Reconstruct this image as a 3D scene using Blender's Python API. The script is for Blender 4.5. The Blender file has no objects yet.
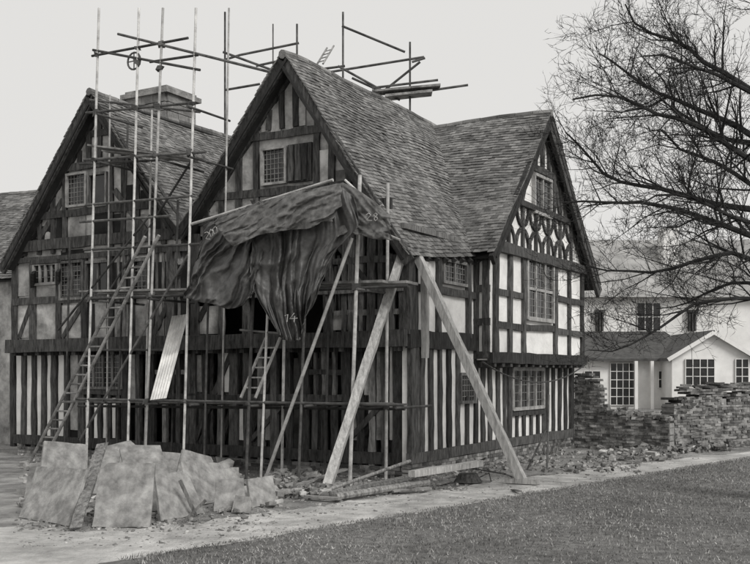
import bpy, math, random
from mathutils import Vector, noise
random.seed(7)
RU=random.uniform
F=989.0; H=2.0
O=Vector((0.611,18.3,0)); U=Vector((-.8645,.5026,0)); V=Vector((.5026,.8645,0)); Z=Vector((0,0,1))
CAM=Vector((0,0,H))
def W(s,t,z): return O+U*s+V*t+Z*z
def ray(px,py): return Vector(((px-375)/F,1,(372-py)/F))
def PG(px,py,z=0):
    d=ray(px,py); return CAM+d*((z-H)/d.z)
def PD(px,py,dep): return CAM+ray(px,py)*dep
class Plane:
    def __init__(s,kind,off):
        s.k=kind; s.o=off
        s.n=-V if kind=='F' else -U
        s.e=U if kind=='F' else V
    def P(s,px,py):
        d=ray(px,py)
        ax=V if s.k=='F' else U
        return CAM+d*((s.o+O.dot(ax))/d.dot(ax))
    def ac(s,px,py):
        p=s.P(px,py); q=p-O
        return (q.dot(s.e),p.z)
    def w(s,a,z,out=0):
        p=W(a,s.o,z) if s.k=='F' else W(s.o,a,z)
        return p+s.n*out
# ---------------- materials
def mat(name,c,c2,scale=3,bump=.3,bscale=25,rough=.85,island=0,stretch=(1,1,1),detail=8,lo=.35,hi=.65,bd=.02,spec=.3,metal=0,stain=0,sscale=.55):
    m=bpy.data.materials.new(name); m.use_nodes=True; nt=m.node_tree; N=nt.nodes; L=nt.links
    b=N['Principled BSDF']; b.inputs['Roughness'].default_value=rough
    b.inputs['Specular IOR Level'].default_value=spec; b.inputs['Metallic'].default_value=metal
    tc=N.new('ShaderNodeTexCoord'); mp=N.new('ShaderNodeMapping'); mp.inputs['Scale'].default_value=stretch
    L.new(tc.outputs['Object'],mp.inputs[0])
    n=N.new('ShaderNodeTexNoise'); n.inputs['Scale'].default_value=scale; n.inputs['Detail'].default_value=detail; n.inputs['Roughness'].default_value=.65
    L.new(mp.outputs[0],n.inputs[0])
    r=N.new('ShaderNodeValToRGB'); r.color_ramp.elements[0].position=lo; r.color_ramp.elements[1].position=hi
    def g(x): return (x,x*.987,x*.962,1)
    r.color_ramp.elements[0].color=g(c); r.color_ramp.elements[1].color=g(c2)
    L.new(n.outputs[0],r.inputs[0]); out=r.outputs[0]
    if stain:
        n3=N.new('ShaderNodeTexNoise'); n3.inputs['Scale'].default_value=sscale; n3.inputs['Detail'].default_value=5
        L.new(tc.outputs['Object'],n3.inputs[0]); m3=N.new('ShaderNodeMapRange'); m3.inputs[1].default_value=.35; m3.inputs[2].default_value=.65
        m3.inputs[3].default_value=1-stain; m3.inputs[4].default_value=1+stain*.5; L.new(n3.outputs[0],m3.inputs[0])
        mx=N.new('ShaderNodeVectorMath'); mx.operation='SCALE'
        L.new(out,mx.inputs[0]); L.new(m3.outputs[0],mx.inputs['Scale']); out=mx.outputs[0]
    if island:
        ge=N.new('ShaderNodeNewGeometry'); mr=N.new('ShaderNodeMapRange')
        mr.inputs[3].default_value=1-island; mr.inputs[4].default_value=1+island
        L.new(ge.outputs['Random Per Island'],mr.inputs[0])
        mx=N.new('ShaderNodeVectorMath'); mx.operation='SCALE'
        L.new(out,mx.inputs[0]); L.new(mr.outputs[0],mx.inputs['Scale']); out=mx.outputs[0]
    L.new(out,b.inputs['Base Color'])
    if bump:
        n2=N.new('ShaderNodeTexNoise'); n2.inputs['Scale'].default_value=bscale; n2.inputs['Detail'].default_value=6
        L.new(mp.outputs[0],n2.inputs[0])
        bp=N.new('ShaderNodeBump'); bp.inputs['Strength'].default_value=bump; bp.inputs['Distance'].default_value=bd
        L.new(n2.outputs[0],bp.inputs['Height']); L.new(bp.outputs[0],b.inputs['Normal'])
    return m
M={}
M['timber']=mat('dark_oak',.022,.10,6,.8,20,.85,.5,(3,3,.6))
M['timberw']=mat('weathered_oak',.08,.27,6,.8,20,.85,.45,(3,3,.6))
M['plaster']=mat('lime_plaster',.64,.84,2.2,.5,14,.9,.1,lo=.3,hi=.6,stain=.12,sscale=1.5)
M['plasterd']=mat('dirty_plaster',.20,.52,2.8,.6,14,.9,.25,stain=.3,sscale=1.2)
M['tile']=mat('clay_tile',.10,.25,3.0,.6,40,.85,.42,lo=.3,hi=.7,stain=.2)
M['deck']=mat('roof_deck',.02,.04,3,0)
M['dark']=mat('painted_interior_shade',.008,.03,2,.3)  # near-black for inner walls and voids; indoor shade put into the colour
M['wood_new']=mat('shore_timber',.28,.58,5,.6,22,.8,.15,(4,4,.7))
M['board']=mat('scaffold_board',.10,.30,5,.5,20,.85,.35)
M['pole']=mat('steel_tube',.32,.66,5,.3,30,.5,.25,spec=.5)
M['poled']=mat('backlit_dark_tube',.04,.12,5,.3,30,.7,.4)  # dark tone of tubes backlit by the sky, put into the colour
M['tarp']=mat('tarpaulin_cloth',.05,.13,9,.4,30,.5,0,lo=.3,hi=.75,bd=.01,spec=.5,stain=.2,sscale=1.5)
M['tarpl']=mat('tarpaulin_faded',.08,.19,9,.4,30,.6,0,bd=.01,stain=.2,sscale=1.5)
M['glass']=mat('old_glass',.012,.03,3,.15,4,.12,0,spec=.5)
M['lead']=mat('lead_came',.16,.3,6,0)
M['frame']=mat('limewashed_frame',.22,.45,6,.3)
M['slab']=mat('stone_flag',.12,.30,6,.7,30,.85,.4,bd=.012,detail=14,lo=.3,hi=.7,stain=.2,sscale=3)
M['rock']=mat('rubble_stone',.12,.42,3,.6,20,.9,.5)
M['brick']=mat('old_brick',.08,.3,5,.7,30,.9,.6,stain=.4)
M['mortar']=mat('mortar',.2,.36,6,.6,30)
M['stone']=mat('chimney_stone',.15,.32,4,.7,25,.9,.25)
M['dirt']=mat('dirt_ground',.15,.40,1.6,1,14,.95,0,bd=.08,stain=.3)
M['path']=mat('gravel_path',.34,.64,3.5,1,28,.95,0,bd=.04,detail=15,lo=.32,hi=.68,stain=.28,sscale=.9)
M['lawn']=mat('lawn_turf',.11,.27,7,1,40,.95,0,bd=.05,detail=12,stain=.3)
M['blade']=mat('grass_blade',.14,.35,.6,0,island=.6)
M['bark']=mat('bark',.015,.045,8,.6,25)
M['wwall']=mat('white_render',.66,.82,1,.1,20)
M['wroof']=mat('slate_roof',.05,.10,3,.4,14,.8)
M['wroof2']=mat('pale_tile_roof',.26,.38,1.5,.4,14,.8,stain=.2)
M['sheet']=mat('corrugated_iron',.55,.8,3,.1,10,.5,stain=.2,sscale=2)
M['chalk']=mat('chalk',.3,.65,30,0)
M['hedge']=mat('hedge_leaves',.05,.12,1,0,island=.5)
# ---------------- mesh builder
class MB:
    def __init__(s): s.v=[]; s.f=[]
    def add(s,vs,fs):
        o=len(s.v); s.v+= [tuple(v) for v in vs]; s.f+=[tuple(i+o for i in f) for f in fs]
    def hexa(s,c):
        s.add(c,[(3,2,1,0),(4,5,6,7),(0,1,5,4),(1,2,6,5),(2,3,7,6),(3,0,4,7)])
    def box(s,c,x,y,z):
        c=Vector(c)
        s.hexa([c-x-y-z,c+x-y-z,c+x+y-z,c-x+y-z,c-x-y+z,c+x-y+z,c+x+y+z,c-x+y+z])
    def aabb(s,x0,x1,y0,y1,z0,z1):
        s.hexa([(x0,y0,z0),(x1,y0,z0),(x1,y1,z0),(x0,y1,z0),(x0,y0,z1),(x1,y0,z1),(x1,y1,z1),(x0,y1,z1)])
    def beam(s,p0,p1,w,d,n,jit=.01,emb=.03):
        p0=Vector(p0);p1=Vector(p1); a=p1-p0; L=a.length
        if L<1e-4: return
        side=a.cross(n).normalized(); n=Vector(n).normalized()
        k=max(1,min(12,int(L/.3))); vs=[];d=d+RU(-.01,.01) if d>.03 else d+RU(-.002,.002)
        for i in range(k+1):
            c=p0+a*(i/k); j=[RU(-jit,jit) for _ in range(4)]; o=RU(-jit,jit)*.8
            vs+=[c-side*(w/2+j[0])-n*emb+side*o,c+side*(w/2+j[1])-n*emb+side*o,c+side*(w/2+j[2])+n*(d+j[3])+side*o,c-side*(w/2+j[0])+n*(d+j[1]*.7)+side*o]
        fs=[]
        for i in range(k):
            b=i*4
            for q in range(4): fs.append((b+q,b+(q+1)%4,b+4+(q+1)%4,b+4+q))
        fs+=[(3,2,1,0),(k*4,k*4+1,k*4+2,k*4+3)]
        s.add(vs,fs)
    def tube(s,pts,rs,sides=8):
        pts=[Vector(p) for p in pts]; n=len(pts)
        if not hasattr(rs,'__len__'): rs=[rs]*n
        vs=[];fs=[]; ref=None
        for i,p in enumerate(pts):
            a=(pts[min(i+1,n-1)]-pts[max(i-1,0)]).normalized()
            if ref is None: ref=Vector((0,1,0)) if abs(a.y)<.9 else Vector((1,0,0))
            x=a.cross(ref).normalized(); y=a.cross(x); 
            for k in range(sides):
                t=2*math.pi*k/sides; vs.append(p+(x*math.cos(t)+y*math.sin(t))*rs[i])
        for i in range(n-1):
            for k in range(sides):
                fs.append((i*sides+k,i*sides+(k+1)%sides,(i+1)*sides+(k+1)%sides,(i+1)*sides+k))
        fs+=[tuple(range(sides))[::-1],tuple(range((n-1)*sides,n*sides))]
        s.add(vs,fs)
    def rock(s,c,r,flat=.7):
        c=Vector(c); a=RU(0,6.28); ca,sa=math.cos(a),math.sin(a); t=RU(-.4,.4)
        x=Vector((ca,sa,t))*r*RU(.7,1.3); y=Vector((-sa,ca,RU(-.3,.3)))*r*RU(.5,1); z=Vector((RU(-.3,.3),RU(-.3,.3),1))*r*flat*RU(.5,1)
        cs=[-x-y-z,x-y-z,x+y-z,-x+y-z,-x-y+z,x-y+z,x+y+z,-x+y+z]
        s.hexa([c+q*RU(.6,1.1) for q in cs])
    def build(s,name,m,parent=None,smooth=False):
        if not s.v: return None
        c=sum((Vector(v) for v in s.v[::max(1,len(s.v)//200)]),Vector())/len(s.v[::max(1,len(s.v)//200)])
        me=bpy.data.meshes.new(name); me.from_pydata([(v[0]-c.x,v[1]-c.y,v[2]-c.z) for v in s.v],[],s.f); me.update()
        me.materials.append(M[m] if isinstance(m,str) else m)
        if smooth: me.polygons.foreach_set('use_smooth',[True]*len(me.polygons))
        ob=bpy.data.objects.new(name,me); bpy.context.scene.collection.objects.link(ob)
        if parent: ob.parent=parent; ob.location=c-parent.location
        else: ob.location=c
        return ob
def empty(name,loc):
    e=bpy.data.objects.new(name,None); e.location=loc; bpy.context.scene.collection.objects.link(e); return e

# ================= HOUSE =================
house=empty('timber_framed_house',W(5,3,0))
F0=Plane('F',0.0); FG=Plane('F',.22); S0=Plane('S',0.0); SB=Plane('S',-.35)
aA=(2.58,8.19); aC=(7.82,8.19); VAL=(5.27,4.95)
def roofz(s):
    if s<2.58: return 4.25+(s+.1)*(3.94/2.68)
    if s<VAL[0]: return 8.19-(s-2.58)*(8.19-VAL[1])/(VAL[0]-2.58)
    if s<7.82: return VAL[1]+(s-VAL[0])*(8.19-VAL[1])/(7.82-VAL[0])
    return 8.19-(s-7.82)*1.255
def roofzB(t):
    if t<5.95: return 8.06-(5.95-t)*1.075
    return 8.06-(t-5.95)*1.0
def poly_slab(mb,plane,pts,thick):
    n=len(pts); vs=[plane.w(a,z) for a,z in pts]+[plane.w(a,z,-thick) for a,z in pts]
    fs=[tuple(range(n)),tuple(range(n,2*n))[::-1]]+[(i,i+n,(i+1)%n+n,(i+1)%n) for i in range(n)]
    mb.add(vs,fs)
pl=MB(); pd=MB(); dk=MB()
poly_slab(pd,F0,[(.5,4.85),(4.95,4.85),(4.95,roofz(4.95)-.12),(2.58,8.03),(.5,roofz(.5)-.12)],.2)
poly_slab(pd,F0,[(5.4,2.6),(10.6,2.6),(10.6,roofz(10.6)-.1),(7.82,8.05),(5.5,roofz(5.5)-.1)],.2)
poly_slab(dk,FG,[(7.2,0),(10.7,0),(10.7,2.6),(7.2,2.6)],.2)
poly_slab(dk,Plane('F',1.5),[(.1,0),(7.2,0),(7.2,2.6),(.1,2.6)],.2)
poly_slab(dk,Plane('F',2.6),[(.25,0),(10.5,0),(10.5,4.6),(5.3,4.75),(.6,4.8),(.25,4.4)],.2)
poly_slab(pl,S0,[(.05,.3),(3.1,.3),(3.1,4.42),(.05,4.25)],.15)
poly_slab(pl,S0,[(3.1,.3),(9.0,.3),(9.0,2.3),(3.1,2.3)],.2)
poly_slab(pl,SB,[(2.95,2.25),(9.05,2.25),(9.05,4.8),(8.9,roofzB(8.9)-.1),(5.95,7.92),(2.95,roofzB(2.95)-.1)],.34)
poly_slab(pl,Plane('F',9.0),[(.2,.0),(10.7,.0),(10.7,4.5),(.2,4.5)],.2)
poly_slab(pl,Plane('S',10.7),[(.3,.0),(9,.0),(9,4.5),(.3,4.5)],.2)
poly_slab(pl,Plane('F',9.02),[(-.3,2.3),(.3,2.3),(.3,4.6),(-.3,4.6)],.2)
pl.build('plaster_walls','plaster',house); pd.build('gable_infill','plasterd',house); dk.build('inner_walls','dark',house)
fl=MB()
for z in (2.62,4.78):
    fl.hexa([W(.1,.05,z-.1),W(7.2 if z<3 else 5.4,.05,z-.1),W(7.2 if z<3 else 5.4,2.5,z-.1),W(.1,2.5,z-.1),W(.1,.05,z),W(7.2 if z<3 else 5.4,.05,z),W(7.2 if z<3 else 5.4,2.5,z),W(.1,2.5,z)])
fl.build('floors','timberw',house)
def sag(p): return noise.noise(p*.45)*.09+noise.noise(p*1.7)*.02
def roof(mb,e0,e1,r0,r1,gauge=.095,tw=.16,skip=None):
    e0,e1,r0,r1=map(Vector,(e0,e1,r0,r1))
    n=(e1-e0).cross(r0-e0).normalized()
    if n.z<0: n=-n
    Ls=(r0-e0).length; rows=int(Ls/gauge)
    for i in range(rows+1):
        b=i*gauge/Ls; A=e0.lerp(r0,b); B=e1.lerp(r1,b); Lh=(B-A).length; h=(B-A)/Lh
        off=(i%2)*.5*tw+RU(-.01,.01); rj=RU(-.006,.006)
        for j in range(-1,int(Lh/tw)+2):
            x0=max(0,j*tw+off+.003); x1=min(Lh,(j+1)*tw+off-.003)
            if x1-x0<.03: continue
            f=x0/Lh; upn=((r0-e0).normalized()).lerp((r1-e1).normalized(),f).normalized()
            slip=-.03 if random.random()<.02 else 0
            base=A+h*x0+upn*(rj+RU(-.009,.009)+slip); 
            if skip and skip(base): continue
            if random.random()<.002: continue
            w=x1-x0; ln=min(.2,Ls-i*gauge+.03); sg=sag(base); sg2=sag(base+h*w)
            lift=.034+RU(-.004,.012); lift2=.034+RU(-.004,.012); tk=.014
            b0=base+n*(sg+lift); b1=base+h*w+n*(sg2+lift2)
            t0=base+upn*ln+n*(sg+.012); t1=base+h*w+upn*ln+n*(sg2+.012)
            mb.hexa([b0-n*tk,b1-n*tk,t1-n*tk,t0-n*tk,b0,b1,t1,t0])
def deck(mb,e0,e1,r0,r1):
    e0,e1,r0,r1=map(Vector,(e0,e1,r0,r1)); n=(e1-e0).cross(r0-e0).normalized()
    if n.z<0:n=-n
    a=n*.11;b=n*.16
    mb.hexa([e0-b,e1-b,r1-b,r0-b,e0-a,e1-a,r1-a,r0-a])
T=MB(); D=MB()
def rr(*a,**k): roof(T,*a,**k); deck(D,*a)
tb=-.38; te=9.6
def under_B(p):
    q=p-O; s=q.dot(U); t=q.dot(V)
    return (2.7<t<9.6) and s<2.6 and p.z<roofzB(t)-.35
def under_A(p):
    q=p-O; s=q.dot(U); t=q.dot(V)
    return s>-.1 and p.z<roofz(s)-.3
rr(W(-.2,tb,4.12),W(-.1,3.1,4.42),W(2.58,tb,8.19),W(2.58,3.1,8.19),skip=under_B)
rr(W(-.1,3.1,4.42),W(-.1,te,4.42),W(2.58,3.1,8.19),W(2.58,te,8.19),skip=under_B)
rr(W(VAL[0],tb,VAL[1]),W(VAL[0],te,VAL[1]),W(2.58,tb,8.19),W(2.58,te,8.19))
rr(W(VAL[0],tb,VAL[1]),W(VAL[0],te,VAL[1]),W(7.82,tb,8.19),W(7.82,te,8.19))
rr(W(10.75,tb,8.19-2.93*1.255),W(10.75,te,8.19-2.93*1.255),W(7.82,tb,8.19),W(7.82,te,8.19))
sb=-.62
rr(W(sb,2.6,4.455),W(2.6,2.6,4.455),W(sb,5.95,8.06),W(2.6,5.95,8.06),skip=under_A)
rr(W(sb,9.72,4.29),W(2.6,9.72,4.29),W(sb,5.95,8.06),W(2.6,5.95,8.06))
rr(W(10.7,2.2,4.6),W(18,2.2,4.6),W(10.7,5.2,7.6),W(18,5.2,7.6))
rr(W(10.7,8.2,4.6),W(18,8.2,4.6),W(10.7,5.2,7.6),W(18,5.2,7.6))
T.build('roof_tiles','tile',house); D.build('roof_deck','deck',house)
hw=MB(); hw.hexa([W(10.8,2.5,0),W(18,2.5,0),W(18,8,0),W(10.8,8,0),W(10.8,2.5,4.7),W(18,2.5,4.7),W(18,8,4.7),W(10.8,8,4.7)])
hw.build('rear_range_wall','plasterd',house)
rt=MB()
def ridge(a,b):
    a=Vector(a);b=Vector(b);L=(b-a).length;n=int(L/.4);d=(b-a)/n
    for i in range(n):
        p=a+d*i;q=p+d*.96; p=p+Z*(sag(p)+RU(0,.015));q=q+Z*(sag(q)+RU(0,.015)); rt.tube([p-Z*.02,q-Z*.02],.09,8)
ridge(W(2.58,tb,8.19),W(2.58,te,8.19)); ridge(W(7.82,tb,8.19),W(7.82,te,8.19)); ridge(W(sb,5.95,8.06),W(2.55,5.95,8.06)); ridge(W(10.8,5.2,7.6),W(18,5.2,7.6))
rt.build('ridge_tiles','tile',house)
tm=MB(); tw=MB(); gl=MB(); ld=MB(); pp=MB(); pw=MB(); wf=MB(); vd=MB()
def hb(plane,px0,px1,pyref,w=.18,d=.06,mb=None,ref=None):
    a0,z=plane.ac(px0 if ref is None else ref,pyref); a0,_=plane.ac(px0,pyref); a1,_=plane.ac(px1,pyref)
    (mb or tm).beam(plane.w(a0,z),plane.w(a1,z+RU(-.03,.03)),w,d,plane.n)
def vb(plane,px,z0,z1,w=.15,d=.05,mb=None,lean=0):
    a,_=plane.ac(px,300); (mb or tm).beam(plane.w(a,z0),plane.w(a+RU(-.025,.025)+lean,z1),w*RU(.85,1.15),d,plane.n)
def zz(plane,px,py): return plane.ac(px,py)[1]
def db(plane,p0,p1,w=.14,d=.055,mb=None):
    (mb or tm).beam(plane.P(*p0),plane.P(*p1),w,d,plane.n)
def win(plane,px0,py0,px1,py1,nx=2,ny=1,lat=.14,fr=.06,fm=None):
    m=(px0+px1)/2; a0=plane.ac(px0,300)[0];a1=plane.ac(px1,300)[0]; z1=zz(plane,m,py0); z0=zz(plane,m,py1)
    if a0>a1:a0,a1=a1,a0
    for i in range(nx):
        for j in range(ny):
            xa=a0+(a1-a0)*i/nx; xb=a0+(a1-a0)*(i+1)/nx; ya=z0+(z1-z0)*j/ny; yb=z0+(z1-z0)*(j+1)/ny
            o=[.024+RU(-.006,.006) for _ in range(4)]
            gl.add([plane.w(xa,ya,o[0]),plane.w(xb,ya,o[1]),plane.w(xb,yb,o[2]),plane.w(xa,yb,o[3])],[(0,1,2,3)])
    f=fm or tw
    for p,q in (((a0,z0),(a1,z0)),((a0,z1),(a1,z1)),((a0,z0-.02),(a0,z1+.02)),((a1,z0-.02),(a1,z1+.02))):
        f.beam(plane.w(*p),plane.w(*q),fr,.09,plane.n,.003)
    for i in range(1,nx):
        a=a0+(a1-a0)*i/nx; f.beam(plane.w(a,z0),plane.w(a,z1),fr*.75,.07,plane.n,.002)
    for i in range(1,ny):
        z=z0+(z1-z0)*i/ny; f.beam(plane.w(a0,z),plane.w(a1,z),fr*.7,.06,plane.n,.002)
    if lat>1: return
    k=int((a1-a0)/lat)
    for i in range(1,k+1):
        a=a0+(a1-a0)*i/(k+1); ld.beam(plane.w(a,z0,.02),plane.w(a,z1,.02),.012,.014,plane.n,.001,0)
    k=int((z1-z0)/lat)
    for i in range(1,k+1):
        z=z0+(z1-z0)*i/(k+1); ld.beam(plane.w(a0,z,.02),plane.w(a1,z,.02),.012,.016,plane.n,.001,0)
def panel(plane,px0,py0,px1,py1,mb=None,out=.02):
    m=(px0+px1)/2; a0=plane.ac(px0,300)[0];a1=plane.ac(px1,300)[0]; z1=zz(plane,m,py0); z0=zz(plane,m,py1)
    (mb or pp).beam(plane.w((a0+a1)/2,z0),plane.w((a0+a1)/2,z1),abs(a1-a0),out,plane.n,.008)
def barge(plane,p0,p1,w=.26,drop=.16):
    tm.beam(plane.w(p0[0],p0[1]-drop),plane.w(p1[0],p1[1]-drop),w,.05,plane.n,.01)
VF=Plane('F',-.3)
barge(VF,(-.2,4.12),aA,.22,.13); barge(VF,VAL,aA,.22,.13); barge(VF,VAL,aC,.22,.13); barge(VF,(10.75,4.51),aC,.22,.13)
VB=Plane('S',-.55); barge(VB,(2.6,4.455),(5.95,8.06),.24,.16); barge(VB,(9.72,4.29),(5.95,8.06),.34,.2)
for pa,pb in (((.1,4.3),(2.58,8.0)),((5.2,4.95),(2.58,8.0)),((5.35,4.95),(7.82,8.0)),((10.65,4.55),(7.82,8.0))):
    tm.beam(F0.w(*pa),F0.w(*pb),.2,.07,F0.n)
for pa,pb in (((2.95,4.6),(5.95,7.85)),((9.0,4.75),(5.95,7.85))): tm.beam(SB.w(*pa),SB.w(*pb),.22,.07,SB.n)
for i in range(9):
    t=-.2+i*.38; z=4.1+i*.03; tm.beam(W(.1,t,z+.2),W(-.14,t,z-.04),.08,.08,V,.004)
# ---- gable A attic
hb(F0,200,392,222,.2,ref=200); hb(F0,240,328,137,.15,ref=262); hb(F0,215,352,193,.14,ref=262)
for px in (208,222,240,257,317,333,350,366):
    a=F0.ac(px,300)[0]; vb(F0,px,4.9,roofz(a)-.22,.14)
for px in (270,283,297): 
    a=F0.ac(px,300)[0]; vb(F0,px,6.85,roofz(a)-.25,.12)
for b in ((262,132,269,100),(272,132,281,88),(286,130,294,88),(299,126,306,104)): panel(F0,b[0],b[1]-28,b[2],b[1],mb=pw,out=.03)
win(F0,264,149,287,184,1,1,.11,fm=wf,fr=.05); 
panel(F0,289,144,313,182,mb=tm,out=.07)
for q in (293,300,307): vb(F0,q,zz(F0,300,181),zz(F0,300,145),.1,.1,mb=tm)
for b in ((225,190,238,214),(243,160,255,190),(243,198,255,210),(319,150,331,186),(336,170,348,205),(210,212,220,222)): panel(F0,*b,mb=pw)
# ---- gable C attic
hb(F0,52,132,165,.16,ref=88); hb(F0,25,160,211,.17,ref=88); hb(F0,14,186,244,.24,.1,ref=60); hb(F0,72,112,135,.14,ref=90)
for px in (26,40,54,66,112,124,138,152,165):
    a=F0.ac(px,300)[0]; vb(F0,px,4.75,roofz(a)-.22,.14)
for px in (80,90,101): 
    a=F0.ac(px,300)[0]; vb(F0,px,6.6,roofz(a)-.3,.12)
win(F0,69,174,88,206,1,1,.11,fm=wf,fr=.05); win(F0,91,174,108,206,1,1,9,fr=.05)
for b in ((43,215,52,240),(57,190,64,238),(115,180,122,208),(127,216,136,240),(70,214,86,240),(141,214,150,238)): panel(F0,*b,mb=pw)
def void(*b): panel(F0,*b,mb=vd,out=.026)  # dark sheet laid on the wall, its colour painting the shade of an opening
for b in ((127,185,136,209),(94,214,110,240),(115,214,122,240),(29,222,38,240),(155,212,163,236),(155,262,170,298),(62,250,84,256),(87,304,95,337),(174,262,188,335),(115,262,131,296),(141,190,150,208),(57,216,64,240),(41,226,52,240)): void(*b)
db(F0,(40,240),(64,200),.13); db(F0,(150,235),(116,190),.13)
# ---- first floor C
for px in (16,34,60,86,112,133,152,172): vb(F0,px,2.6,4.7,.17,.07)
hb(F0,14,188,300,.16,.07,ref=60); hb(F0,14,188,258,.12,.07,ref=60)
win(F0,36,264,59,284,4,1,.2,fm=wf); win(F0,62,262,85,299,2,1,.12); win(F0,88,262,111,298,2,1,9); win(F0,135,260,151,297,1,1,.12)
for b in ((17,304,32,338),(37,288,58,298),(62,305,84,338),(96,305,110,337),(115,304,131,337),(136,304,151,336),(17,262,32,296)): panel(F0,*b,mb=pw)
db(F0,(20,338),(32,304),.12); db(F0,(155,335),(170,303),.12); db(F0,(64,338),(84,304),.1)
for px in (119,125,158,164,180): vb(F0,px,2.7,4.6,.07,.04,mb=tw)
bay=Plane('F',-.35)
hb(bay,33,60,262,.1,.1,ref=45); 
for px in (34,59): tm.beam(F0.w(F0.ac(px,0)[0],4.0),bay.w(bay.ac(px,0)[0],4.3),.1,.08,U)
tm.beam(W(-.02,-.05,2.62),W(10.8,-.05,2.62),.3,.14,-V,.015)
for i in range(27):
    s=.2+i*.4; tm.beam(W(s,.4,2.42),W(s,-.1,2.42),.12,.12,Z,.004)
# ---- first floor A open frame
for px,w in ((196,.22),(222,.13),(247,.16),(303,.13),(330,.18),(345,.1),(352,.13),(362,.1),(372,.16),(382,.1),(392,.13),(406,.24)):
    vb(F0,px,2.7,4.9 if px<390 else 4.2,w,.06,mb=tw if px in (352,303,392,362) else tm)
hb(F0,196,405,262,.12,.06,ref=330); hb(F0,196,405,290,.16,.07,ref=330,mb=tw); hb(F0,335,405,312,.1,.05,ref=370,mb=tw)
db(F0,(335,240),(370,285),.12); db(F0,(200,320),(230,262),.12)
for b in ((374,314,390,330),(332,314,350,330),(198,306,220,334)): panel(F0,*b,mb=pw,out=.0)
for i in range(16):
    px=325+i*5; vb(Plane('F',.5),px,2.7+RU(0,.2),4.3+RU(-.5,.1),.06,.02,mb=tw)
# ---- ground floor front
hb(FG,14,405,441,.22,.08,ref=60)
zt=2.5
for px,w in ((14,.13),(25,.14),(35,.14),(45,.14),(55,.18),(68,.14),(83,.18),(127,.18),(140,.13),(152,.2),(166,.13),(180,.13),(193,.26),(207,.13),(221,.13),(235,.2),(249,.2),(262,.13),(275,.13),(290,.13),(306,.24),(348,.2),(361,.13),(373,.13),(386,.13)):
    vb(FG,px,.2,zt,w,.07,mb=tm if px not in (221,275,373,166,262) else tw)
vb(FG,404,-.05,zt,.42,.12)
for x0,x1 in ((17,23),(28,33),(38,43),(48,52),(59,65)): panel(FG,x0,350,x1,436)
for x0,x1,y0,y1 in ((71,80,350,430),(130,137,352,400),(197,204,355,392),(225,232,352,392),(240,246,408,440),(266,272,400,440),(352,358,395,440),(365,370,345,395),(377,383,345,440),(390,394,345,440)):
    panel(FG,x0,y0,x1,y1,mb=pp if x0%3==0 else pw)
win(FG,86,352,124,388,4,1,.12)
hb(FG,83,127,392,.12,.07,ref=105); hb(FG,240,345,398,.13,.07,ref=300); hb(FG,150,240,396,.12,.07,ref=200); hb(FG,306,348,372,.1,.05,ref=330); hb(FG,152,193,372,.1,.05,ref=170,mb=tw)
for px in (316,325,335): vb(FG,px,zz(FG,px,398),zt,.08,.05,mb=tw); vb(FG,px,.2,zz(FG,px,402),.12,.06)
for px in (92,101,110,119): vb(FG,px,.2,zz(FG,px,394),.12,.06)
for x0 in (86,95,104,113): panel(FG,x0,398,x0+5,438)
db(FG,(196,440),(233,352),.12); db(FG,(252,440),(288,400),.1); db(FG,(350,440),(386,400),.1)
for i in range(26):
    s=.4+i*.27; tw.beam(W(s,1.45,.1),W(s+RU(-.03,.03),1.45,2.5),.08,.06,-V)
    if i%3!=1: pw.beam(W(s+.135,1.47,.3 if i%2 else 1.2),W(s+.135,1.47,2.3),.17,.02,-V)
for i in range(9):
    s=RU(.6,6.5); tw.beam(W(s,.6,.05),W(s+RU(-.5,.5),1.2,RU(1.6,2.4)),.14,.03,-V)
# ---- side wall, A part
tm.beam(W(0,-.05,4.2),W(0,3.0,4.36),.18,.06,-U,.012); hb(S0,408,492,291,.15,.06,ref=440); 
tm.beam(W(0,-.05,2.62),W(0,3.0,2.62),.34,.08,-U,.012)
for px,w in ((412,.26),(437,.15),(467,.15),(488,.2)): vb(S0,px,2.7,4.3,w,.07)
win(S0,441,262,464,284,2,1,.14)
for px in (421,430,439,448,474.5,482,489): vb(S0,px,.4,2.5,.15,.05)
vb(S0,412,.0,2.5,.28,.08); vb(S0,457,.4,2.5,.15,.05); vb(S0,466,.4,1.5,.13,.05)
win(S0,458,374,473,402,1,1,.14)
tm.beam(W(0,-.02,.4),W(0,9.05,.4),.2,.1,-U,.012)
tm.beam(W(0,3.0,2.18),W(0,9.05,2.18),.18,.06,-U,.01)
BR=Plane('F',2.94)
for z in (2.35,3.05,3.75,4.4): tm.beam(BR.w(-.36,z),BR.w(0,z),.15,.04,BR.n)
tm.beam(BR.w(-.28,2.3),BR.w(-.28,4.5),.15,.05,BR.n); tm.beam(BR.w(-.05,2.3),BR.w(-.05,4.5),.12,.045,BR.n)
# ---- B ground
for px in (497,504,546.5,552.5,558.5,564.5): vb(S0,px,.45,2.1,.15,.05)
vb(S0,570,.1,2.2,.26,.08); vb(S0,508,.45,2.1,.18,.06); vb(S0,543,.45,2.1,.16,.06)
win(S0,510,369,541,408,4,1,.2,.08,fm=wf)
hb(S0,508,543,412,.12,.06,ref=525)
for px in (516,523,530,537): vb(S0,px,.45,zz(S0,px,413),.13,.05)
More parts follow.
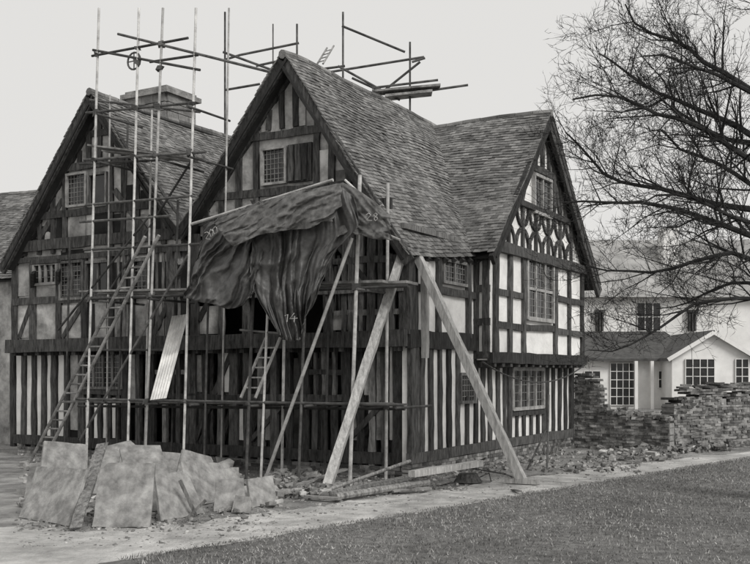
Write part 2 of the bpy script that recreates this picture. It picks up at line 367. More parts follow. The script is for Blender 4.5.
# ---- B upper
tm.beam(SB.w(2.9,2.3),SB.w(9.1,2.3),.24,.1,SB.n,.012)
tm.beam(SB.w(2.9,4.66),SB.w(9.15,4.66),.22,.12,SB.n,.012)
for px,w in ((494,.2),(508.5,.14),(522.5,.18),(554,.18),(568,.15),(581,.22)): vb(SB,px,2.35,4.6,w,.07)
for x0,x1,y in ((494,522,291),(494,522,324),(554,582,298),(554,582,331),(522,554,327)): hb(SB,x0,x1,y,.14,.06)
win(SB,525,261,551,320,3,2,.17,.09,fm=wf)
for i in range(14): t=3.1+i*.44; tm.beam(W(.1,t,2.14),W(-.42,t,2.14),.12,.1,Z,.004)
z0,z1=4.78,5.72; CW=.82
tm.beam(SB.w(4.1,z1+.05),SB.w(7.95,z1+.05),.13,.09,SB.n,.01)
cells=[3.9+i*CW for i in range(6)]
for c in cells: tm.beam(SB.w(c,z0),SB.w(c,min(z1,roofzB(c)-.25)),.1,.06,SB.n,.004)
for c in cells[:-1]:
    for (sx,sy) in ((0,0),(1,0),(0,1),(1,1)):
        cx=c+CW*sx; cz=z0+(z1-z0)*sy; pts=[]
        for k in range(6):
            an=math.pi/2*k/5; pts.append((cx+(1-2*sx)*.37*math.cos(an),cz+(1-2*sy)*.43*math.sin(an)))
        for k in range(5):
            if pts[k][1]<roofzB(pts[k][0])-.2: tm.beam(SB.w(*pts[k]),SB.w(*pts[k+1]),.085,.05,SB.n,.002)
for t in (4.35,4.7,6.75,7.2,7.55):
    tm.beam(SB.w(t,z1),SB.w(t,roofzB(t)-.28),.12,.06,SB.n,.006)
tm.beam(SB.w(4.95,6.72),SB.w(7.0,6.72),.15,.07,SB.n,.008)
for t in (5.5,5.95,6.4): tm.beam(SB.w(t,6.7),SB.w(t,roofzB(t)-.25),.12,.06,SB.n,.006)
win(SB,532,178,549,215,2,1,.16,.07,fm=wf)
for p,q in (((4.7,5.8),(5.05,6.6)),((7.2,5.8),(6.85,6.5))): tm.beam(SB.w(*p),SB.w(*q),.11,.055,SB.n)
tm.build('oak_frame','timber',house); tw.build('weathered_frame','timberw',house); gl.build('window_glass','glass',house); ld.build('window_leads','lead',house); pp.build('plaster_panels','plaster',house); 
pw.build('old_plaster_panels','plasterd',house); wf.build('window_frames','frame',house); vd.build('painted_dark_voids','dark',house)
def bricks(mb,core,p0,p1,zb,top,thick,bl=.225,bh=.075,gap=.012,miss=0.0,rj=.01):
    p0=Vector(p0);p1=Vector(p1);a=p1-p0;L=a.length;a=a/L;n=a.cross(Z).normalized()
    rows=int(5/bh)
    for r in range(rows):
        z=zb+r*bh; x=-(r%2)*bl/2
        while x<L:
            x0=max(0,x);x1=min(L,x+bl-gap)
            tp_=top((x0+x1)/2/L)
            mm=miss+(.3 if z>tp_-.25 and miss>0 else 0)
            if x1-x0>.04 and z+bh<=tp_+.03 and random.random()>mm:
                j=RU(-rj,rj); rot=RU(-1,1)*rj*1.2
                mb.box(p0+a*((x0+x1)/2)+n*j+Z*(z+bh/2),a*((x1-x0)/2)+n*rot,n*(thick/2),Z*(bh/2-gap/2*RU(.7,1.6))+a*rot*.3)
            x+=bl
    k=int(L/.15)+1
    for i in range(k):
        x0=L*i/k;x1=L*(i+1)/k; h=top((i+.5)/k)-(.2 if miss>0 else .05)
        if h>.05: core.box(p0+a*((x0+x1)/2)+Z*(zb+(h-zb)/2),a*((x1-x0)/2),n*(thick/2-.02),Z*((h-zb)/2))
b=MB();c=MB()
bricks(b,c,W(.03,0,0),W(.03,9.05,0),-.08,lambda q:.31,.22); bricks(b,c,W(.1,.2,0),W(10.7,.2,0),-.08,lambda q:.2,.22)
b.build('brick_plinth','brick',house); c.build('plinth_mortar','mortar',house)
# chimney
b=MB();c=MB(); cs,ct=9.15,3.4; hw_=.66; dz=-.3
for r in range(9):
    z=7.4+dz+r*.22
    for k,(a0,b0,ax) in enumerate(((-1,-1,U),(-1,-1,V),(-1,1,U),(1,-1,V))):
        base=W(cs+a0*hw_,ct+b0*hw_*.8,z); L=2*hw_ if ax is U else 1.6*hw_
        x=-(r%2)*.2
        while x<L:
            x0=max(0,x);x1=min(L,x+.39)
            if x1-x0>.05: b.box(base+ax*((x0+x1)/2)+Z*.1,ax*((x1-x0)/2),(V if ax is U else U)*(.06+RU(-.01,.01)),Z*.1)
            x+=.4
c.box(W(cs,ct,8.4+dz),U*hw_*.98,V*hw_*.78,Z*1.02)
b.box(W(cs,ct,9.42+dz),U*(hw_+.14),V*(hw_*.8+.14),Z*.06); b.box(W(cs,ct,9.52+dz),U*(hw_+.05),V*(hw_*.8+.05),Z*.04)
b.build('chimney_stack','stone',house); c.build('chimney_core','mortar',house)
cb=MB(); a=SB.P(478,362);d=SB.P(582,364)
cb.tube([a.lerp(d,i/12)-Z*(.45*(1-(2*i/12-1)**2)) -U*.1 for i in range(13)],.018,5); cb.build('hanging_cable','timber',house)

# ================= SCAFFOLDING =================
sc=empty('scaffolding',W(4,-1.2,0)); pl_=MB(); pk=MB(); bd=MB(); cp=MB()
def pole(t,x0,y0,x1,y1,ground=False,mb=None,r=.026,t1=None):
    A=Plane('F',t).P(x0,y0); B=Plane('F',t if t1 is None else t1).P(x1,y1)
    if ground: B=A+(B-A)*(A.z/(A.z-B.z))
    (mb or pl_).tube([A,B],r,8); return A,B
OUT=-1.35; INN=-.45
for a in ((99,8,90,330),(139,8,129,400),(163,8,146,435),(196,8,184,440)): pole(OUT,*a,ground=True,r=.026)
pole(INN,229,8,224,300,True,r=.02); pole(INN,110,95,108,300,True,r=.02)
pole(OUT,360,175,350,480,True,r=.034); pole(INN,388,183,386,470,True,r=.03); pole(OUT,257,198,247,455,True,r=.03,mb=pk)
pole(OUT-.2,352,238,256,505,True,r=.032); pole(OUT,333,180,192,224,r=.03); pole(INN,284,340,282,470,True,r=.03)
pole(OUT,305,300,300,440,True,mb=pk); pole(INN,330,250,325,470,True,mb=pk)
pole(OUT,80,440,188,255,mb=pk); pole(OUT,345,180,383,215,r=.022); pole(OUT,383,205,352,222,r=.022); pole(OUT,340,215,400,240,r=.022)
pole(INN,178,200,172,440,True,mb=pk); pole(OUT,210,232,205,420,True,mb=pk,r=.022)
pole(INN,128,120,122,300,True,mb=pk,r=.024); pole(INN,152,110,148,300,True,r=.022); pole(INN,70,240,66,400,True,mb=pk,r=.024)
pole(OUT,58,330,150,215,mb=pk,r=.024); pole(INN,110,290,192,160,mb=pk,r=.024); pole(OUT,268,300,262,450,True,r=.024)
pole(OUT,240,330,300,335,mb=pk,r=.022)
for t,x0,y0,x1,y1 in ((OUT,76,399,404,405),(INN,78,406,405,409),(OUT,88,299,408,286),(INN,95,292,405,284),(OUT,84,160,206,152),(INN,80,164,204,158),(OUT,86,113,192,103),(OUT,92,56,188,38),(OUT,93,50,200,70),(OUT,118,34,270,72),(OUT,86,205,192,196),(OUT,150,62,198,55),(OUT,84,250,200,244),(INN,100,350,180,350),(OUT,80,222,170,216),(INN,90,100,200,112)):
    pole(t,x0,y0,x1,y1,mb=pk,r=.027)
for px,py in ((99,160),(160,158),(190,155),(99,299),(150,297),(190,294),(255,291),(357,287),(95,401),(148,402),(190,403),(250,404),(305,404),(352,405),(396,406),(97,112),(187,104)):
    A=Plane('F',OUT-.25).P(px,py+2)
    pk.tube([A,A+V*1.3],.024,8)
for t,px,py in ((OUT,97,55),(OUT,137,48),(OUT,161,44),(OUT,137,62),(OUT,160,68),(OUT,96,112),(OUT,136,108),(OUT,158,106),(OUT,192,103),(OUT,94,160),(OUT,134,157),(OUT,156,155),(OUT,190,153),(OUT,90,299),(OUT,150,296),(OUT,188,293),(OUT,253,290),(OUT,357,287),(OUT,147,401),(OUT,185,401),(OUT,249,403),(OUT,352,404),(INN,387,285),(INN,386,408),(OUT,357,215),(OUT,255,203)):
    p=Plane('F',t).P(px,py); cp.rock(p,.07,1); 
gw=Plane('F',OUT).P(134,61); pts=[gw+U*.17*math.cos(k*math.pi/8)+Z*.17*math.sin(k*math.pi/8) for k in range(17)]
pk.tube(pts,.02,6)
for k in range(4): pk.tube([gw,pts[k*4]],.012,5)
for t,x0,y0,x1,y1,w,k in ((-.9,95,150,196,160,.23,3),(-.9,98,293,196,292,.23,3),(-.9,250,288,402,284,.23,3),(-.9,82,402,400,405,.23,3)):
    A=Plane('F',t).P(x0,y0);B=Plane('F',t).P(x1,y1)
    for q in range(k): bd.beam(A+V*(q-1)*.26+U*RU(-.2,.2),B+V*(q-1)*.26+U*RU(-.2,.2)+Z*RU(-.02,.02),w,.04,Z,.004,0)
def rp(d,x0,y0,x1,y1,r=.045,mb=None,d1=None): (mb or pk).tube([PD(x0,y0,d),PD(x1,y1,d1 or d)],r,8)
D0=29
for x,y in ((297,24),(343,12),(410,42),(225,12)): 
    p=PD(x,y,D0); pk.tube([p,Vector((p.x,p.y,0))],.03,8)
p=PD(273,24,D0);pk.tube([p,Vector((p.x,p.y,0))],.02,8)
for a in ((342,26,405,52),(299,43,240,55),(223,52,272,70),(256,66,292,58),(330,72,424,57),(338,66,392,96),(380,94,420,62),(372,88,438,80),(385,97,468,85),(352,78,400,100),(322,69,345,66),(225,90,260,84),(240,55,224,60),(412,62,425,58)):
    rp(D0,*a,r=.036)
for a in ((372,94,440,88),(385,99,432,94)):
    bd.beam(PD(a[0],a[1],D0),PD(a[2],a[3],D0),.5,.07,Z,.004,0)
pl_.build('upright_tubes','pole',sc); pk.build('ledger_tubes','poled',sc); bd.build('planks','board',sc); cp.build('couplers','poled',sc)

# ================= LADDERS =================
def ladder(b0,b1,t0,t1,step=.27,r=.03,m='wood_new'):
    mb=MB(); b0,b1,t0,t1=map(Vector,(b0,b1,t0,t1)); mb.tube([b0,t0],r,8); mb.tube([b1,t1],r,8)
    L=(t0-b0).length; n=int(L/step)
    for i in range(1,n): q=i/n; mb.tube([b0.lerp(t0,q),b1.lerp(t1,q)],r*.55,6)
    return mb.build('wooden_ladder',m)
pb=PG(36,463); pt=Plane('F',-1.6).P(152,236); wv=U*-.2
ladder(pb-wv,pb+wv,pt-wv*.9,pt+wv*.9,.25,.036,'board')
pb=Plane('F',-1.2).P(248,398); pt=Plane('F',-.55).P(273,338); wv=U*-.17
ladder(pb-wv,pb+wv,pt-wv,pt+wv,.22,.03)
pb=PD(316,66,22.5);pt=PD(327,48,23.3); ladder(pb,pb+Vector((.16,0,.05)),pt,pt+Vector((.16,0,.05)),.18,.022,'board')

# ================= SHORES =================
def shore(p0,p1,w,n,foot=True):
    mb=MB(); p0=Vector(p0);p1=Vector(p1); a=(p1-p0).normalized(); nn=Vector(n); nn=(nn-a*nn.dot(a)).normalized()
    mb.beam(p0-nn*w/2,p1-nn*w/2,w,w,nn,.006,0)
    if foot:
        g=Vector((p0.x,p0.y,.04)); d=Vector((a.x,a.y,0)).normalized(); mb.beam(g-d*.3,g+d*.3,w*1.3,.06,Z,.004,.02)
    return mb.build('raking_shore','wood_new')
shore(PG(522,480,.08),Plane('S',-.1).P(418,257),.145,-V)
shore(PG(327,487,.08),Plane('F',-.12).P(403,252),.15,(-.2,-1,0))
mb=MB(); mb.beam(PG(120,440,.1),Plane('F',-.3).P(182,262),.16,.16,-V); mb.build('raking_shore','timberw')
mb=MB(); mb.beam(Plane('S',-.12).P(423,262),Plane('S',-.12).P(424,358),.11,.08,-U); mb.build('wall_plate','wood_new')

# ================= TARPAULIN =================
tp=empty('tarpaulin',Plane('F',-1.3).P(280,250))
def cloth(rows,t,name,m,amp=.09,seed=0,fx=4,sl=0):
    nr=len(rows);nc=len(rows[0]); S=26
    def cr(p0,p1,p2,p3,x):
        return .5*((2*p1)+(-p0+p2)*x+(2*p0-5*p1+4*p2-p3)*x*x+(-p0+3*p1-3*p2+p3)*x**3)
    def ctl(r,c): return rows[max(0,min(nr-1,r))][max(0,min(nc-1,c))]
    Rn=(nr-1)*S;Cn=(nc-1)*S; vs=[]
    def rd(a,b,s): # sharp crease
        v=abs(noise.noise(Vector((a,b,s)))); return 1-3*v if v<.33 else .0
    for i in range(Rn+1):
        r=min(i//S,nr-2);v=i/S-r
        for j in range(Cn+1):
            c=min(j//S,nc-2);u=j/S-c
            xy=[]
            for q in (0,1):
                col=[cr(*[ctl(r-1+k,c-1+l)[q] for l in range(4)],u) for k in range(4)]
                xy.append(cr(*col,v))
            gx=j/Cn;gy=i/Rn
            wx=gx+sl*gy+noise.noise(Vector((gx*2,gy*1.5,seed+3)))*.18
            d=rd(wx*fx,gy*.8,seed)*amp+rd(wx*fx*2.3+gy,gy*1.3,seed+5)*amp*.5+rd((gx+gy)*2.6,(gx-gy)*1.2,seed+8)*amp*.45+rd((gx-gy)*3.5,(gx+gy)*1.5,seed+14)*amp*.3
            d*=(.4+.6*min(1,gy*2+.2))
            ex=noise.noise(Vector((gx*5,gy*5,seed+20)))*3+noise.noise(Vector((gx*14,gy*14,seed+25)))*1.2
            vs.append(Plane('F',t-d-gy*.1).P(xy[0]+ex,xy[1]+ex*.8))
    fs=[(i*(Cn+1)+j,i*(Cn+1)+j+1,(i+1)*(Cn+1)+j+1,(i+1)*(Cn+1)+j) for i in range(Rn) for j in range(Cn)]
    mb=MB(); mb.add(vs,fs); ob=mb.build(name,m,tp,True)
    so=ob.modifiers.new('thick','SOLIDIFY'); so.thickness=.005
    return ob
cloth([[(204,226),(225,215),(243,208),(266,200)],[(199,252),(220,246),(242,240),(264,236)],[(191,277),(214,273),(238,272),(262,266)],[(184,299),(208,303),(237,308),(257,288)]],-1.42,'left_drape','tarp',.15,1,5,.5)
cloth([[(259,201),(285,196),(310,191),(335,187),(354,196)],[(255,232),(283,231),(308,232),(336,231),(358,224)],[(250,262),(273,268),(295,272),(317,268),(337,250)],[(254,290),(270,300),(289,306),(306,299),(323,280)],[(270,320),(280,335),(292,342),(300,335),(308,312)]],-1.45,'centre_drape','tarp',.18,12,6,-.35)
cloth([[(322,190),(345,184),(368,197),(389,214)],[(326,214),(347,212),(370,218),(391,226)],[(330,238),(350,234),(372,238),(391,240)]],-1.4,'right_swath','tarpl',.09,3,3,.2)
cloth([[(214,222),(262,202),(300,192),(342,184)],[(222,234),(262,219),(300,210),(340,204)],[(232,246),(266,234),(302,228),(332,222)]],-1.72,'top_fold','tarpl',.08,4,3,.6)
ck=MB()
def stroke(pts,t=-2.05):
    P=[Plane('F',t).P(*p) for p in pts]; ck.tube(P,.008,5)
def digit(ch,x,y,s,t=-2.0):
    G={'1':[[(0,.2),(.3,0),(.3,1)]],'4':[[(.5,0),(0,.65),(.8,.6)],[(.55,.3),(.5,1)]],'2':[[(0,.2),(.3,0),(.6,.25),(.1,.9),(.7,.95)]],'0':[[(.3,0),(0,.4),(.2,1),(.6,.8),(.6,.2),(.3,0)]],'8':[[(.4,.5),(.1,.25),(.35,0),(.6,.2),(.1,.7),(.3,1),(.6,.75),(.4,.5)]]}
    for st in G[ch]: stroke([(x+p[0]*s+RU(-.5,.5),y+p[1]*s+RU(-.5,.5)) for p in st],t)
digit('1',285,314,8,-1.82);digit('4',290,313,9,-1.82);
for i,ch in enumerate('200'): digit(ch,205+i*4,232-i*2.5,7,-1.66)
digit('2',366,213,8,-1.57);digit('8',373,213,8,-1.57)
ck.build('chalk_marks','chalk',tp)

# ================= SHEET, SLABS, DEBRIS =================
mb=MB(); A=PD(150,400,18.6);B=PD(166,398,18.4);C=PD(188,314,20.2);E=PD(172,316,20.4)
n=24; vs=[]
for i in range(n+1):
    q=i/n; o=Vector((0,-1,0))*.03*math.sin(i*math.pi/2)
    vs+=[A.lerp(B,q)+o,E.lerp(C,q)+o]
mb.add(vs,[(2*i,2*i+2,2*i+3,2*i+1) for i in range(n)]); ob=mb.build('corrugated_sheet','sheet'); so=ob.modifiers.new('t','SOLIDIFY'); so.thickness=.008
def slab(q,lean=.35,th=.05):
    bl,br,tr,tl=q; p0=PG(*bl);p1=PG(*br)
    p2=PD(tr[0],tr[1],p1.y+lean)
    p3=PD(tl[0],tl[1],p0.y+lean)
    # keep the flag planar
    n=(p1-p0).cross(p3-p0).normalized()
    if n.y>0:n=-n
    d=ray(*tr); p2=CAM+d*((p0-CAM).dot(n)/d.dot(n))
    mb=MB()
    cs=[p0,p1,p2,p3]; poly=[]
    chip=random.sample([2,3],k=random.choice([0,0,1,1]))
    for i,cn in enumerate(cs):
        if i in chip:
            pr=cs[i-1]; nx_=cs[(i+1)%4]; f=RU(.06,.15); poly+= [cn.lerp(pr,f),cn.lerp(nx_,f*RU(.6,1.3))]
        else: poly.append(cn)
    edge=[]
    for i in range(len(poly)):
        a_=poly[i];b_=poly[(i+1)%len(poly)]; k_=max(2,int((b_-a_).length/.12))
        for k in range(k_):
            v_=Vector((RU(-1,1),0,RU(-1,1)))*.008; v_-=n*v_.dot(n); edge.append(a_.lerp(b_,k/k_)+v_)
    m=len(edge); vs=[e+n*th/2 for e in edge]+[e-n*th/2 for e in edge]
    mb.add(vs,[tuple(range(m)),tuple(range(m,2*m))[::-1]]+[(i,i+m,(i+1)%m+m,(i+1)%m) for i in range(m)])
    ob=mb.build('stone_slab','slab'); bv=ob.modifiers.new('b','BEVEL'); bv.width=.005; bv.segments=1
for q,l in (([(36,505),(84,500),(87,445),(44,441)],.5),([(20,518),(70,527),(88,470),(38,467)],.5),([(92,528),(150,528),(156,464),(101,463)],.45),
    ([(128,500),(176,498),(160,446),(119,445)],.6),([(160,522),(204,514),(186,471),(154,476)],.4),([(190,508),(228,500),(222,464),(180,462)],.45),
    ([(213,512),(246,511),(244,479),(216,480)],.3),([(250,508),(276,504),(272,476),(247,480)],.3),([(196,500),(240,494),(238,468),(206,468)],.5),
    ([(148,512),(170,512),(166,486),(150,484)],.3),([(232,505),(262,500),(256,486),(228,488)],.3),([(84,495),(112,494),(120,455),(92,455)],.6),([(150,490),(200,486),(196,455),(160,452)],.6),
    ([(232,513),(250,514),(252,498),(236,496)],.15),([(24,500),(44,500),(46,462),(30,464)],.4),([(96,490),(140,488),(134,440),(104,447)],.7),([(172,494),(206,490),(214,458),(182,449)],.5)): slab(q,l,.05)
mb=MB(); mb.beam(PG(76,527,.05),PD(103,443,14.2),.15,.06,Vector((0,-1,0)),.008,0); mb.build('timber_plank','timberw')
mb=MB(); mb.beam(PG(183,522,.03),PD(206,500,12.9),.04,.03,Vector((0,-1,0)),.003,0); mb.beam(PG(196,515,.03),PD(180,480,13.6),.05,.03,Vector((0,-1,0)),.003,0); mb.build('timber_offcut','timberw')
rb=MB()
def scatter(n,x0,x1,y0,y1,r0,r1,hm=.0):
    for _ in range(n):
        p=PG(RU(x0,x1),RU(y0,y1)); r=RU(r0,r1)*(1 if random.random()<.85 else 1.6); p.z=r*.3+RU(0,hm); rb.rock(p,r)
scatter(350,20,280,475,515,.02,.06,.05); scatter(300,110,240,452,495,.04,.1,.15); scatter(420,268,330,474,500,.02,.065,.1); scatter(500,330,470,468,492,.015,.04)
scatter(600,440,640,452,474,.015,.05,.03); scatter(200,590,680,448,462,.03,.08,.08); scatter(300,14,270,512,532,.01,.035); scatter(1600,200,700,458,516,.006,.02)
scatter(900,14,330,508,548,.005,.018); scatter(150,20,110,446,480,.03,.08,.12); scatter(60,100,500,500,540,.015,.035)
rb.build('rubble','rock')
mb=MB()
for x0,y0,x1,y1,r in ((330,494,425,474,.05),(335,497,428,482,.06),(350,490,410,480,.05),(322,492,410,461,.03)):
    a=PG(x0,y0,.07);b_=PG(x1,y1,.12) if y1>465 else PD(x1,y1,17.6); mb.tube([a,b_],r,8)
mb.build('scaffold_pole_pile','timberw')
mb=MB(); mb.beam(PG(340,500,.04),PG(306,497,.05),.1,.03,Z,.01,0); mb.beam(PG(392,492,.04),PG(430,489,.05),.12,.03,Z,.01,0); mb.beam(PG(300,486,.1),PG(345,470,.2),.12,.03,Z,.01,0)
for _ in range(16):
    p=PG(RU(270,560),RU(466,494),.03); an=RU(0,6.28); dd=Vector((math.cos(an),math.sin(an),RU(-.02,.1)))*RU(.15,.45); mb.beam(p-dd,p+dd,RU(.04,.1),.02,Z,.004,0)
mb.build('plank_offcuts','board')
mb=MB(); mb.beam(PG(412,477,.25),PG(480,466,.3),.16,.1,Z,.01,0); mb.build('timber_baulk','wood_new')
mb=MB()
for x0,y0,x1,y1,dd in ((527,470,546,430,20.5),(547,472,549,395,21.5),(470,466,486,458,20.5)):
    mb.tube([PG(x0,y0,0),PD(x1,y1,dd)],.02,6)
mb.tube([PG(470,468,.02),PG(505,474,.3),PG(515,478,.02)],.015,5)
mb.build('iron_rods','poled')
mb=MB(); c0=PG(468,483,0); 
mb.tube([c0+Vector((0,0,.02)),c0+Vector((0,0,.17))],[.26,.17],14)
mb.tube([c0+Vector((.2,0,.1)),c0+Vector((.38,0,.18)),c0+Vector((.42,.05,.03))],.012,5); mb.build('upturned_bucket','timber')

# ================= GARDEN WALLS =================
def nz(q,s,f=9): return noise.noise(Vector((q*f,s,0)))+.5*noise.noise(Vector((q*f*3,s+5,0)))
b=MB();c=MB()
p0=W(-.1,9.3,0); p1=PG(672,452)
bricks(b,c,p0,p1,-.05,lambda q:(2.1-q*1.1+.3*nz(q,2) if q<.28 else 1.25-.35*q+.3*nz(q,3)),.34,miss=.04,rj=.02)
for i in range(60):
    q=p0.lerp(p1,RU(.02,.98)); f=(q-p0).length/(p1-p0).length; h=(1.85-f*1.1 if f<.28 else 1.1-.35*f)
    b.rock(q+Z*(h+RU(-.1,.12))+V*RU(-.15,.15),RU(.06,.12))
w1=empty('brick_wall',p0.lerp(p1,.5)); b.build('bricks','brick',w1); c.build('mortar_core','mortar',w1)
b=MB();c=MB(); p0=PG(668,450); p1=PG(800,443)
bricks(b,c,p0,p1,-.05,lambda q:1.55+.2*nz(q,8)+min(0,(q-.08)*3),.45,bh=.07,miss=.04,rj=.02)
for i in range(90):
    q=p0.lerp(p1,RU(.1,1)); b.box(q+Z*(1.5+RU(0,.22))+V*RU(-.12,.12),Vector((RU(.1,.22),RU(-.05,.05),RU(-.02,.02))),Vector((RU(-.03,.03),.12,0)),Z*.025)
w2=empty('brick_wall.001',p0.lerp(p1,.5)); b.build('bricks','brick',w2); c.build('mortar_core','mortar',w2)
rb=MB()
for _ in range(200):
    q=p0.lerp(p1,RU(-.3,.3)); r=RU(.04,.1); rb.rock(q+Vector((RU(-.3,.5),RU(-1.1,-.2),r*.4+RU(0,.1))),r)
for _ in range(160):
    q=W(RU(-1.2,-.3),RU(9.4,12.5),0); r=RU(.04,.1); rb.rock(q+Z*(r*.4+RU(0,.1)),r)
rb.build('brick_heap','brick')

# ================= WHITE HOUSE =================
wh=empty('white_house',PG(680,408))
def X(px,d): return (px-375)/F*d
def Zz(py,d): return H+(372-py)/F*d
w=MB(); r1=MB(); r2=MB(); g=MB(); k=MB(); fr=MB()
w.aabb(X(560,54),X(673,54),54,59,0,Zz(360,54)); 
x0,x1=X(556,54),X(692,54)
r1.hexa([(x0,53.4,Zz(361,53.4)),(x1,53.4,Zz(361,53.4)),(x1,59,Zz(334,59)),(x0,59,Zz(334,59)),(x0,53.4,Zz(358.5,53.4)),(x1,53.4,Zz(358.5,53.4)),(x1,59,Zz(331.5,59)),(x0,59,Zz(331.5,59))])
w.aabb(X(560,58),X(830,58),59,68,0,Zz(297,59))
x0,x1=X(552,58),X(840,58); e=Zz(297,58.4); rg=Zz(240,63.5)
r2.add([(x0,58.4,e),(x1,58.4,e),(x1,63.5,rg),(x0,63.5,rg),(x0,68.6,e),(x1,68.6,e)],[(0,1,2,3),(3,2,5,4),(0,3,4),(1,5,2),(0,4,5,1)])
for px in (603,697):
    for q in range(3): k.aabb(X(px-4+q*3,58),X(px-2.6+q*3,58),58.7,58.97,Zz(331,58.8),Zz(313,58.8))
    k.aabb(X(px-5,58),X(px+5,58),58.65,58.98,Zz(313,58.8),Zz(310,58.8))
def wwin(a,b_,y0,y1,d,n,m):
    g.aabb(X(a,d),X(b_,d),d-.06,d-.01,Zz(y1,d),Zz(y0,d)); xa,xb=X(a,d),X(b_,d); za,zb=Zz(y1,d),Zz(y0,d)
    for i in range(n+1): x=xa+(xb-xa)*i/n; fr.aabb(x-.018,x+.018,d-.12,d-.04,za,zb)
    for i in range(m+1): z=za+(zb-za)*i/m; fr.aabb(xa,xb,d-.115,d-.045,z-.018,z+.018)
wwin(637,660,303,331,59,3,2); wwin(610,635,363,405,54,4,5); wwin(584,600,371,386,54,2,2); wwin(658,671,371,388,54,2,2)
gx0,gx1=X(672,52),X(752,52); gm=(gx0+gx1)/2; ez=Zz(358,52); gz=Zz(333,52)
w.hexa([(gx0,52,0),(gx1,52,0),(gx1,59,0),(gx0,59,0),(gx0,52,ez),(gx1,52,ez),(gx1,59,ez),(gx0,59,ez)])
w.add([(gx0,52,ez),(gx1,52,ez),(gm,52,gz)],[(0,1,2)])
for sx,o in ((gx0,-.3),(gx1,.3)):
    r1.hexa([(sx+o,51.7,ez-.15),(gm,51.7,gz),(gm,59,gz),(sx+o,59,ez-.15),(sx+o,51.7,ez),(gm,51.7,gz+.15),(gm,59,gz+.15),(sx+o,59,ez)])
    fr.beam((sx+o,51.68,ez-.1),(gm,51.68,gz+.02),.2,.03,(0,-1,0),.002)
wwin(685,714,359,385,52,4,3); wwin(735,748,359,385,52,2,3)
fr.aabb(X(636,53),X(639,53),53.2,53.4,0,Zz(361,53.2)); fr.aabb(X(652,53),X(655,53),53.2,53.4,0,Zz(361,53.2))
w.aabb(X(668,60),X(684,60),61,62.2,6,Zz(228,61))
w.build('walls','wwall',wh); r1.build('lean_to_roof','wroof',wh); r2.build('main_roof','wroof2',wh); g.build('window_panes','glass',wh); k.build('timbering','timber',wh); fr.build('window_frames','wwall',wh)
hd=MB()
for i in range(9000):
    x=RU(-90,110); y=RU(86,94); h=3.5+2.2*noise.noise(Vector((x*.12,0,3)))+1.2*noise.noise(Vector((x*.5,0,7)))
    z=RU(0,1)**.8*h; p=Vector((x,y,z)); s_=RU(.3,.6)
    a_=Vector((RU(-1,1),RU(-1,1),RU(-1,1))).normalized()*s_; b_=Vector((RU(-1,1),RU(-1,1),RU(-1,1))).normalized()*s_
    hd.add([p,p+a_,p+b_],[(0,1,2)])
hd.build('distant_hedge','hedge')

# ================= TREE =================
tr=MB()
def branch(p,d,L,r,lev,seed,target=None):
    n=max(3,int(L/(.3 if lev<2 else .16))); pts=[p.copy()]; rs=[r]; d=d.normalized()
    for i in range(n):
        w_=Vector((noise.noise(Vector((seed,i*.6,0))),noise.noise(Vector((seed,i*.6,9))),noise.noise(Vector((seed,i*.6,19)))))
        d=(d+w_*.6+Vector((RU(-1,1),RU(-1,1),RU(-1,1)))*.17+(Z*.06 if lev>=1 else Z*0)).normalized()
        if target is not None:
            td=(target-pts[-1]); 
            if td.length>.1: d=(d+td.normalized()*.45).normalized()
        pts.append(pts[-1]+d*(L/n)); rs.append(r*(1-.8*(i+1)/n))
    tr.tube(pts,rs,7 if lev==0 else (5 if lev==1 else 3))
    if lev>=4 : return
    nc={0:int(L*5.2),1:int(L*8),2:int(L*8.5),3:int(L*8)}[lev]
    for c_ in range(nc):
        q=RU(.15 if lev==0 else .1,1)**.8; i=min(n-1,int(q*n)); f=q*n-i; b0=pts[i].lerp(pts[i+1],f)
        dd=(pts[i+1]-pts[i]).normalized(); rnd=Vector((RU(-1,1),RU(-1,1),RU(-1,1))); rnd=(rnd-dd*rnd.dot(dd)).normalized()
        nd=dd*RU(.4,1)+rnd*RU(.5,1.0)+Z*.1
        nl={0:RU(.6,1.5),1:RU(.35,.8),2:RU(.15,.45),3:RU(.08,.22)}[lev]*(1.15-.5*q)
        nr=max(.0035,rs[i]*RU(.35,.55)) if lev<2 else .004
        branch(b0,nd,nl,nr,lev+1,RU(0,999))
dt=15.0
base=Vector((X(812,dt),dt,0))
trunk=[base,base+Vector((-.05,0,1.2)),base+Vector((-.15,.05,2.4)),base+Vector((-.2,.1,3.6)),base+Vector((-.1,0,5)),base+Vector((-.2,.1,6.5)),base+Vector((-.1,.1,8.2))]
tr.tube(trunk,[.34,.27,.24,.21,.17,.12,.05],12)
for hz,tx,ty,tdp,r in ((3.0,608,345,14,.04),(3.3,596,262,15,.05),(3.6,582,205,14.5,.06),(4.2,572,155,15.5,.06),(4.6,596,104,14,.06),(5.0,618,58,16,.06),(5.6,640,18,15,.06),(6.2,690,-20,14,.06),(4.0,655,200,13,.05),(5.2,680,110,17,.06),(4.4,645,150,16.5,.05),(3.2,660,305,16.8,.04),(6.5,720,-60,16,.06),(5.8,660,60,14.2,.05),(4.8,900,60,16,.08),(4.0,930,200,14,.08)):
    st=Vector((base.x-.15,base.y+.06,hz)); tg=PD(tx,ty,tdp); L=(tg-st).length
    branch(st,(tg-st).normalized()+Z*.5,L*1.13,r,0,RU(0,999),tg)
tr.build('bare_tree','bark')

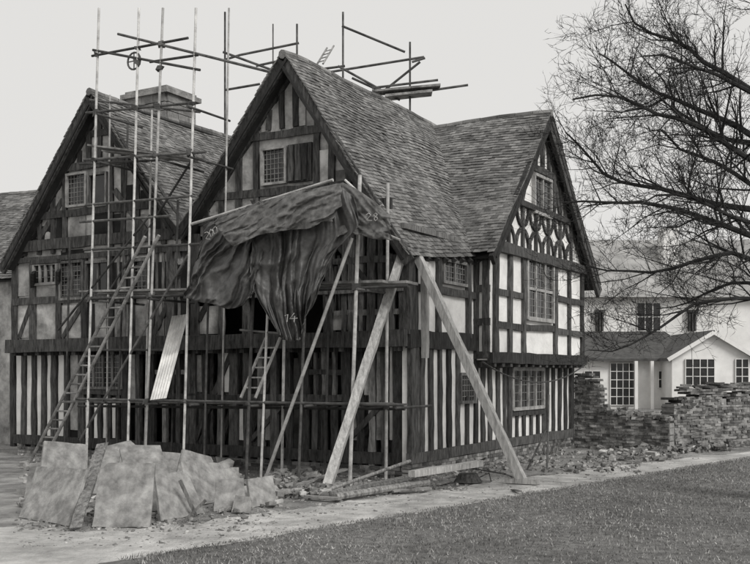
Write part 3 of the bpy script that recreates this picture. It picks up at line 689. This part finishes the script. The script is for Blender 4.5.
# ================= GROUND =================
def sheet(name,pts,z,m):
    mb=MB(); mb.add([(p.x,p.y,z) for p in pts],[tuple(range(len(pts)))]); return mb.build(name,m)
sheet('ground',[Vector((-500,-300,0)),Vector((500,-300,0)),Vector((500,900,0)),Vector((-500,900,0))],0,'dirt')
far=[PG(px,py) for px,py in ((-250,533),(14,529),(70,531),(130,531),(180,526),(240,516),(300,509),(360,500),(430,492),(500,481),(560,473),(630,464),(700,457),(800,447),(900,438))]
near=[Vector((30,4,0)),Vector((-14,4,0))]
far[0]=Vector((-14,12.6,0))
fe=[]
for a_,b_ in zip(far[:-1],far[1:]):
    for k_ in range(18): q=a_.lerp(b_,k_/18); fe.append(q+Vector((0,noise.noise(q*1.8)*.28+noise.noise(q*7)*.16,0)))
sheet('path',fe+[far[-1]]+near,.006,'path')
g0=PG(200,549);g1=PG(720,463);dg=(g1-g0).normalized()
le=[]
for i in range(240):
    q=g0-dg*6+dg*(i*.125); le.append(q+Vector((-dg.y,dg.x,0))*(noise.noise(q*1.5)*.1+noise.noise(q*6)*.06))
sheet('lawn',le+[Vector((60,40,0)),Vector((60,0,0))]+[Vector((-4,0,0))],.012,'lawn')
gb=MB(); right=Vector((dg.y,-dg.x,0))
for i in range(80000):
    a_=RU(-1,22); b_=RU(0,1)**1.3*9-.1
    p=g0+dg*a_+right*b_
    if p.y<8.5: continue
    p.z=.01; h=RU(.015,.04)*(1.5 if noise.noise(p*1.2)>.25 else 1); an=RU(0,6.28); wx=Vector((math.cos(an),math.sin(an),0))*RU(.004,.01); tip=Vector((RU(-.03,.03),RU(-.03,.03),h))
    gb.add([p-wx,p+wx,p+tip],[(0,1,2)])
for i in range(5000):
    a_=RU(3.5,9.4); c_=noise.noise(Vector((a_*2,0,5)))
    if c_<0: continue
    p=W(-.12-RU(0,.3)*c_*2,a_,0); h=RU(.05,.22)*c_*2; an=RU(0,6.28); wx=Vector((math.cos(an),math.sin(an),0))*.008
    gb.add([p-wx,p+wx,p+Vector((RU(-.08,.08),RU(-.08,.08),h))],[(0,1,2)])
gb.build('grass','blade')

# ================= LIGHT, WORLD, CAMERA =================
sc_=bpy.context.scene
wd=bpy.data.worlds.new('World'); sc_.world=wd; wd.use_nodes=True; nt=wd.node_tree; N=nt.nodes;Lk=nt.links
bg=N['Background']
sky=N.new('ShaderNodeTexSky'); sky.sky_type='NISHITA'; sky.sun_disc=False; el=math.radians(38)
sd=Vector((.62,-.78,0)).normalized(); az=math.atan2(sd.x,sd.y)
sky.sun_elevation=el; sky.sun_rotation=az; sky.air_density=1; sky.dust_density=5
bw=N.new('ShaderNodeRGBToBW'); Lk.new(sky.outputs[0],bw.inputs[0])
mr=N.new('ShaderNodeMapRange'); mr.clamp=True
mr.inputs[1].default_value=0; mr.inputs[2].default_value=20; mr.inputs[3].default_value=7.4; mr.inputs[4].default_value=9.2
Lk.new(bw.outputs[0],mr.inputs[0])
vm=N.new('ShaderNodeVectorMath'); vm.operation='SCALE'; vm.inputs[0].default_value=(1,.988,.965); Lk.new(mr.outputs[0],vm.inputs['Scale'])
Lk.new(vm.outputs[0],bg.inputs[0]); bg.inputs[1].default_value=.1
sl=bpy.data.lights.new('sun','SUN'); sl.energy=2.0; sl.angle=math.radians(22); sl.color=(1,.988,.965)
so=bpy.data.objects.new('sun',sl); sc_.collection.objects.link(so)
dv=Vector((sd.x*math.cos(el),sd.y*math.cos(el),math.sin(el))); so.rotation_euler=dv.to_track_quat('Z','Y').to_euler(); so.location=(10,-10,20)
cd=bpy.data.cameras.new('camera'); cd.sensor_width=36; cd.lens=F*36/750; cd.shift_y=(372-282)/750; cd.clip_end=3000
co=bpy.data.objects.new('camera',cd); co.location=CAM; co.rotation_euler=(math.radians(90),0,0); sc_.collection.objects.link(co); sc_.camera=co
sc_.view_settings.view_transform='Standard'; sc_.view_settings.look='None'; sc_.view_settings.exposure=0
